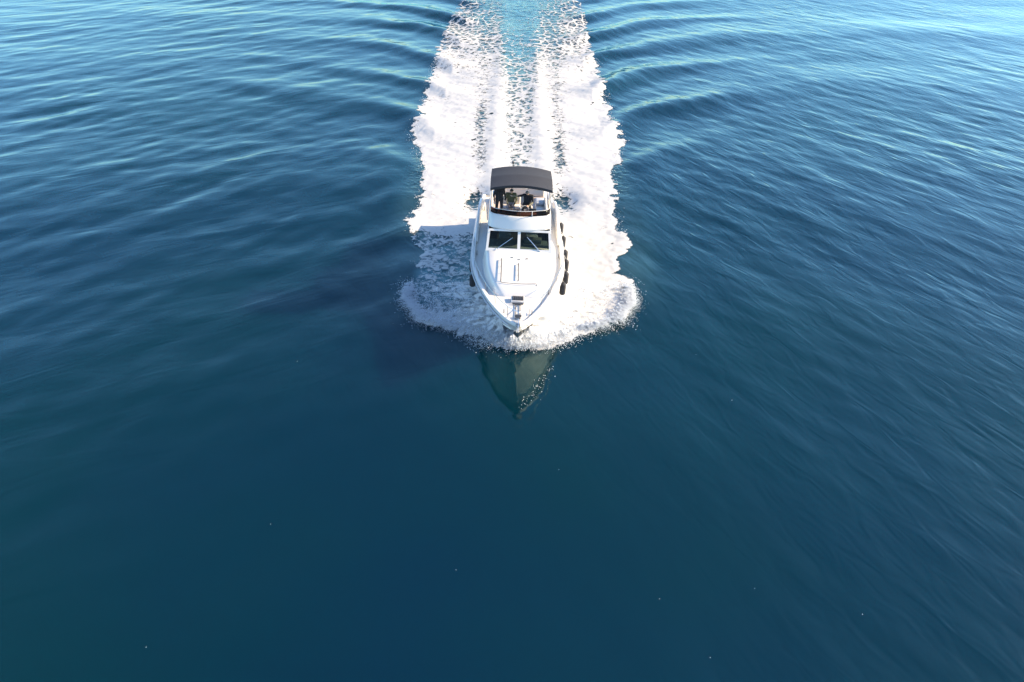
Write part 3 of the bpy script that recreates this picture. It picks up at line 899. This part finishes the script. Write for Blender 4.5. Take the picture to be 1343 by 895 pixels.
def person(label, J, cloth, M_local, hair_mat, hair_len=0.0):
    """J: joint positions in metres, feet at z = 0, facing -Y"""
    V = {k: Vector(v) for k, v in J.items()}
    mb = MB(); bones = []
    def seg(a, b, ra, rb, m):
        capsule(mb, a, b, ra, rb); bones.append((Vector(a), Vector(b), (ra + rb) / 2, m))
    top, leg, skin = cloth['top'], cloth['leg'], 'skin'
    side = (V['shR'] - V['shL']).normalized()
    hipc, chest, neck, head = V['hip'], V['chest'], V['neck'], V['head']
    for k in (-1, 0, 1):
        seg(hipc + side * 0.075 * k, hipc.lerp(chest, 0.45) + side * 0.06 * k, 0.115, 0.105, leg if k == 9 else top)
        seg(hipc.lerp(chest, 0.45) + side * 0.06 * k, chest + side * 0.085 * k, 0.105, 0.115, top)
    seg(V['shL'], V['shR'], 0.075, 0.075, top)
    seg(chest, neck, 0.09, 0.062, top)
    seg(neck, head, 0.055, 0.06, skin)
    bones.append((hipc - side * 0.09, hipc + side * 0.09, 0.15, leg))
    # head: skull, jaw, nose, ears
    fw = V['face'].normalized(); up = (head - neck).normalized()
    sd = fw.cross(up).normalized()
    mb.ball(head + up * 0.055, (0.076, 0.088, 0.10), 14, 10)
    bones.append((head + up * 0.05, head + up * 0.06, 0.09, skin))
    capsule(mb, head + fw * 0.03 - up * 0.005, head + fw * 0.052 - up * 0.035, 0.055, 0.035)
    capsule(mb, head + fw * 0.085 + up * 0.055, head + fw * 0.105 + up * 0.028, 0.008, 0.014, 8)
    for s in (1, -1):
        mb.ball(head + sd * 0.078 * s + up * 0.045, (0.014, 0.022, 0.032), 8, 6)
    for s in ('L', 'R'):
        sgn = -1 if s == 'L' else 1
        seg(V['sh' + s], V['el' + s], 0.058, 0.044, top)
        seg(V['el' + s], V['wr' + s], 0.043, 0.029, cloth.get('sleeve', top))
        f = (V['wr' + s] - V['el' + s]).normalized()
        pn = f.cross(side)
        if pn.length < 0.1: pn = f.cross(Vector((0, 0, 1)))
        pn.normalize(); ac = pn.cross(f).normalized()
        palm = V['wr' + s] + f * 0.085
        for k in (-1, 0, 1):
            seg(V['wr' + s] + f * 0.01 + ac * 0.010 * k, palm + ac * 0.024 * k, 0.017, 0.014, skin)
        for k, ln in enumerate((0.062, 0.072, 0.068, 0.052)):
            b0 = palm + ac * (-0.033 + 0.022 * k)
            m1 = b0 + f * ln * 0.55 + pn * 0.010
            seg(b0, m1, 0.0095, 0.0085, skin)
            seg(m1, m1 + (f * 0.6 + pn * 0.6).normalized() * ln * 0.5, 0.0085, 0.0075, skin)
        t0 = V['wr' + s] + f * 0.03 - ac * 0.02
        t1 = t0 - ac * 0.035 + f * 0.03 + pn * 0.01
        seg(t0, t1, 0.013, 0.011, skin); seg(t1, t1 + f * 0.03 + pn * 0.012, 0.0105, 0.009, skin)
        seg(V['hp' + s], V['kn' + s], 0.088, 0.060, leg)
        seg(V['kn' + s], V['an' + s], 0.058, 0.040, leg)
        fd = V['ft' + s]
        seg(V['an' + s] + Vector((0, 0, -0.03)), V['an' + s] + fd * 0.16 + Vector((0, 0, -0.045)), 0.040, 0.034, 'shoe')
    me = bpy.data.meshes.new('person'); me.from_pydata(mb.v, [], mb.f)
    o = bpy.data.objects.new('person', me); COL.objects.link(o)
    rm = o.modifiers.new('remesh', 'REMESH'); rm.mode = 'VOXEL'; rm.voxel_size = 0.0095
    sm = o.modifiers.new('smooth', 'SMOOTH'); sm.iterations = 3; sm.factor = 0.5
    dg = bpy.context.evaluated_depsgraph_get()
    me2 = bpy.data.meshes.new_from_object(o.evaluated_get(dg))
    o.modifiers.clear(); o.data = me2; bpy.data.meshes.remove(me); me2.name = 'person'
    slots = ['skin', top, leg, 'shoe', cloth.get('sleeve', top)]
    mm = {'skin': M['skin'], 'shoe': M['black']}
    me2.materials.clear()
    uniq = []
    for s_ in slots:
        if s_ not in uniq: uniq.append(s_)
    for s_ in uniq: me2.materials.append(mm.get(s_) or M[s_])
    n = len(me2.polygons)
    cen = np.empty(n * 3, np.float32); me2.polygons.foreach_get('center', cen); cen = cen.reshape(-1, 3)
    best = np.full(n, 1e9); idx = np.zeros(n, np.int32)
    for a, b, r_, mt in bones:
        a_, b_ = np.array(a), np.array(b); d = b_ - a_
        t = np.clip(((cen - a_) @ d) / max(d @ d, 1e-9), 0, 1)
        dist = np.linalg.norm(cen - (a_ + t[:, None] * d), axis=1) - r_
        w = dist < best
        best[w] = dist[w]; idx[w] = uniq.index(mt)
    me2.polygons.foreach_set('material_index', idx)
    me2.shade_smooth()
    o.matrix_world = YM @ M_local
    tag(o, label, 'person')
    # hair
    h = MB(); rows_ = []
    for i in range(9):
        a = (math.pi * (0.56 + 0.10 * hair_len)) * i / 8
        ring = []
        for k in range(18):
            b = 2 * math.pi * k / 18
            back = (1 + math.cos(b)) / 2        # 1 at the back of the head
            aa = a * (0.62 + 0.38 * back)
            dv = -fw * math.cos(b) * math.sin(aa) * 0.100 + sd * math.sin(b) * math.sin(aa) * 0.087 + up * math.cos(aa) * 0.112
            ring.append(head + up * 0.055 + dv + Vector((random.uniform(-1, 1), random.uniform(-1, 1), random.uniform(-1, 1))) * 0.003)
        rows_.append(ring)
    h.loft(rows_, closed=True)
    h.build('hair', hair_mat, o, solid=0.012)
    for s in (1, -1):
        e = MB(); e.ball(head + fw * 0.084 + sd * 0.032 * s + up * 0.055, 0.011, 8, 6)
        e.build('eye', M['eye'], o)
    return o

FLZ = 3.512
stand = dict(hip=(0, 0.02, 0.93), chest=(0, 0.03, 1.27), neck=(0, 0.03, 1.43), head=(0, 0.0, 1.52), face=(0, -1, -0.1),
             shL=(-0.17, 0.03, 1.38), shR=(0.17, 0.03, 1.38), elL=(-0.25, 0.05, 1.11), elR=(0.24, 0.03, 1.12), wrL=(-0.23, -0.05, 0.88), wrR=(0.25, -0.10, 0.92),
             hpL=(-0.09, 0.02, 0.90), hpR=(0.09, 0.02, 0.90), knL=(-0.12, -0.01, 0.49), knR=(0.11, -0.03, 0.49), anL=(-0.13, 0.04, 0.085), anR=(0.12, 0.02, 0.085),
             ftL=(-0.2, -1, 0), ftR=(0.15, -1, 0))
person('person standing under the canopy edge in dark shirt and dark trousers', stand, dict(top='navy', leg='navy', sleeve='navy'),
       Matrix.Translation((-0.93, 6.55, FLZ)) @ Matrix.Rotation(R(12), 4, 'Z'), M['hair'])
sit = dict(hip=(0, 0.12, 0.53), chest=(0, 0.17, 0.88), neck=(0, 0.15, 1.04), head=(0.01, 0.10, 1.13), face=(0.1, -1, -0.15),
           shL=(-0.18, 0.15, 0.99), shR=(0.18, 0.15, 0.99), elL=(-0.26, 0.05, 0.75), elR=(0.26, 0.05, 0.75), wrL=(-0.12, -0.16, 0.64), wrR=(0.14, -0.18, 0.63),
           hpL=(-0.10, 0.10, 0.50), hpR=(0.10, 0.10, 0.50), knL=(-0.15, -0.33, 0.50), knR=(0.16, -0.34, 0.50), anL=(-0.14, -0.30, 0.085), anR=(0.18, -0.36, 0.085),
           ftL=(-0.15, -1, 0), ftR=(0.2, -1, 0))
person('person seated in olive top and grey trousers beside the standing person', sit, dict(top='olive', leg='greycloth'),
       Matrix.Translation((-0.42, 7.10, FLZ - 0.12)), M['hair'])
drive = dict(hip=(0.02, 0.10, 0.54), chest=(0.05, 0.16, 0.88), neck=(0.04, 0.10, 1.05), head=(0.02, 0.03, 1.13), face=(-0.35, -1, -0.2),
             shL=(-0.13, 0.12, 1.00), shR=(0.23, 0.12, 0.97), elL=(-0.38, 0.02, 0.98), elR=(0.28, -0.02, 0.74), wrL=(-0.62, -0.06, 1.01), wrR=(0.10, -0.24, 0.68),
             hpL=(-0.09, 0.08, 0.51), hpR=(0.12, 0.08, 0.51), knL=(-0.16, -0.34, 0.53), knR=(0.18, -0.34, 0.52), anL=(-0.12, -0.32, 0.085), anR=(0.16, -0.38, 0.085),
             ftL=(-0.1, -1, 0), ftR=(0.1, -1, 0))
person('person seated at the helm in black top with one arm stretched out sideways', drive, dict(top='navy', leg='navy', sleeve='khaki'),
       Matrix.Translation((0.28, 6.80, FLZ)), M['hair2'])

# ------------------------------------------------------------------ spray at the bow
def hullpt(s, y):                        # hull side just above the water, world coordinates
    u = (y - 1.35) / 11.65
    r_ = station(max(u, 0.0))
    p = r_[6]
    return YM @ Vector((s * p[0], p[1], max(p[2], 0.25)))
rs = np.random.RandomState(11)
def sheet(s, label):
    nS, nT = 90, 46
    V = np.zeros((nS, nT, 3)); D = np.zeros((nS, nT))
    for i in range(nS):
        a = i / (nS - 1)
        y = 2.05 + 3.6 * a
        b = hullpt(s, y)
        b = Vector((b.x, b.y, 0.10 + 0.12 * a))
        reach = (1.0 + 2.9 * a ** 0.8) * (1.0 if s > 0 else 0.95)
        rise = 0.28 + 0.16 * math.sin(math.pi * a)
        for j in range(nT):
            t = j / (nT - 1)
            n = float(fbm(np.array(a * 14.0), np.array(t * 3.0), 55 + (s > 0), 3))
            V[i, j] = (b.x + s * reach * t * (1 + 0.3 * n), b.y - 0.45 * t * (1 - a) + 0.9 * t * a + 0.3 * n * t, b.z + (0.45 + rise) * (1 - t) ** 1.2 * (0.8 + 0.7 * n) * min(1, a * 6 + 0.3) + 0.10 * n * t)
            st = float(fbm(np.array(a * 46.0 + t * 2), np.array(t * 2.2), 71 + (s > 0), 3))
            D[i, j] = (1.25 if s > 0 else 0.85) + 1.3 * st * t - 1.15 * t ** 2.2 + (0 if s > 0 else 0.5 * st)  # shaded-side sheet less opaque, so water showing through paints its shade bluer
    q = []
    for i in range(nS - 1):
        for j in range(nT - 1):
            q.append((i * nT + j, (i + 1) * nT + j, (i + 1) * nT + j + 1, i * nT + j + 1))
    me = bpy.data.meshes.new('bow_spray'); me.from_pydata(V.reshape(-1, 3).tolist(), [], q)
    at = me.attributes.new('foam_amount', 'FLOAT', 'POINT'); at.data.foreach_set('value', D.astype(np.float32).ravel())
    me.shade_smooth(); me.materials.append(M['spraymat'])
    o = bpy.data.objects.new('bow_spray', me); COL.objects.link(o)
    tag(o, label, 'spray', kind='stuff')
    return V
SH = {1: sheet(1, 'sheet of white spray thrown from the sunlit side of the bow'),
      -1: sheet(-1, 'sheet of bluish spray thrown from the shaded side of the bow')}
# droplets: off the sheets' edges, along the ragged foam edge, and a fringe ahead of the stem
tet = np.array([(1, 1, 1), (-1, -1, 1), (-1, 1, -1), (1, -1, -1)], float) / 1.732
tf = np.array([(0, 2, 1), (0, 1, 3), (0, 3, 2), (1, 2, 3)])
P, S = [], []
for s in (1, -1):
    V = SH[s]; nS, nT = V.shape[:2]
    for _ in range(9000):
        i = rs.randint(nS); j = int(nT * (1 - 0.75 * rs.rand() ** 1.7)) - 1
        p = V[i, max(j, 0)] + rs.randn(3) * np.array([0.16, 0.14, 0.10]) * (0.3 + j / nT)
        P.append(p); S.append(0.005 + 0.012 * rs.rand() ** 3)
for _ in range(7000):                   # ragged outer edge of the bow foam
    y = 22.9 + 5.5 * rs.rand() ** 1.2
    s = rs.randint(2)
    tb = ER if s else EL
    x = float(np.interp(y, [a for a, _ in tb], [b for _, b in tb]))
    o_ = abs(rs.randn()) * 0.24 * (1.3 if y < 27 else 0.6) - 0.35
    dx = (1 if s else -1)
    P.append((x + dx * o_ * (0.5 if y < 24.5 else 1), y - (o_ * 0.8 if y < 25.5 else 0) + rs.randn() * 0.15, 0.05 + 0.5 * rs.rand() ** 2 * (1 if y < 27 else 0.4))); S.append(0.005 + 0.012 * rs.rand() ** 3)
for _ in range(2600):                    # tufts of thrown water along the front of the bow foam
    y = 22.95 + 4.6 * rs.rand() ** 1.3
    s = rs.randint(2)
    tb = ER if s else EL
    x = float(np.interp(y, [a for a, _ in tb], [b for _, b in tb])) * (1 if y > 24 else rs.rand())
    p = np.array([x - (1 if s else -1) * abs(rs.randn()) * 0.25, max(y, 22.95 + 0.38 * abs(x)) + abs(rs.randn()) * 0.2 + 0.1, 0.12 + 0.25 * rs.rand() + 0.35 * rs.rand() * math.exp(-x * x)])
    d = np.array([(1 if s else -1) * (0.2 + 0.7 * rs.rand()) * min(1, abs(x) / 2 + 0.3), -0.35 - 0.6 * rs.rand() * (y < 25.5), 0.35 * rs.rand()])
    ln = 0.15 + 0.55 * rs.rand() ** 2
    for k in range(11):
        t = k / 10
        P.append(p + d * ln * t + np.array([0, 0, -0.55 * (ln * t) ** 2]) + rs.randn(3) * 0.018 * (0.5 + t)); S.append((0.022 - 0.015 * t) * (0.6 + 0.6 * rs.rand()))
for _ in range(2500):                    # curling fringe right under the stem
    a = rs.randn() * 0.75
    P.append((0.32 + a, 23.05 + 0.35 * abs(a) - abs(rs.randn()) * 0.13, 0.08 + 0.34 * rs.rand() * math.exp(-a * a * 0.6))); S.append(0.006 + 0.014 * rs.rand() ** 2)
for _ in range(2500):                   # thrown-up flecks along the edges of the wake
    y = 33 + 36 * rs.rand() ** 1.3
    s = rs.randint(2)
    tb = ER if s else EL
    x = float(np.interp(y, [a for a, _ in tb], [b for _, b in tb]))
    P.append((x + (1 if s else -1) * (abs(rs.randn()) * 0.30 - 0.45), y + rs.randn() * 0.3, 0.05 + 0.25 * rs.rand() ** 2)); S.append(0.006 + 0.016 * rs.rand() ** 3)
for _ in range(70):                      # single small white specks ahead of the bow
    a = rs.rand() ** 1.5
    P.append((0.42 + rs.randn() * 0.12 + 1.5 * a, 19.5 + 2.6 * a + rs.randn() * 0.14, 0.02 + 0.10 * rs.rand())); S.append(0.005 + 0.010 * rs.rand())
P = np.array(P); S = np.array(S)
Vv = (P[:, None, :] + tet[None] * 1.5 * S[:, None, None]).reshape(-1, 3)
Ff = (np.arange(len(P))[:, None, None] * 4 + tf[None]).reshape(-1, 3)
me = bpy.data.meshes.new('spray_drops')
me.vertices.add(len(Vv)); me.vertices.foreach_set('co', Vv.astype(np.float32).ravel())
me.loops.add(Ff.size); me.loops.foreach_set('vertex_index', Ff.astype(np.int32).ravel())
me.polygons.add(len(Ff)); me.polygons.foreach_set('loop_start', np.arange(0, Ff.size, 3, dtype=np.int32))
me.update(calc_edges=True); me.materials.append(M['drops'])
o = bpy.data.objects.new('spray_drops', me); COL.objects.link(o)
tag(o, 'fine white drops flying around the bow and foam edges', 'drops', kind='stuff')

FLECKS = [(6.96, 11.72), (9.72, 10.91), (1.59, 16.27), (-7.57, 14.02), (-1.65, 12.36), (4.18, 11.4), (5.22, 9.68), (-9.72, 9.93), (7.63, 22.72), (8.39, 19.86), (-8.77, 22.21)]
# a few flecks of old foam drifting on the calm water
mb = MB()
for x, y in FLECKS:
    z = float(sea_height(np.array(x), np.array(y)))
    mb.ball((x, y, z + 0.008), (0.006, 0.012, 0.005), 8, 4)
o = mb.build('foam_flecks', M['drops'])
tag(o, 'tiny white foam flecks scattered on the calm water ahead', 'foam flecks', kind='stuff')
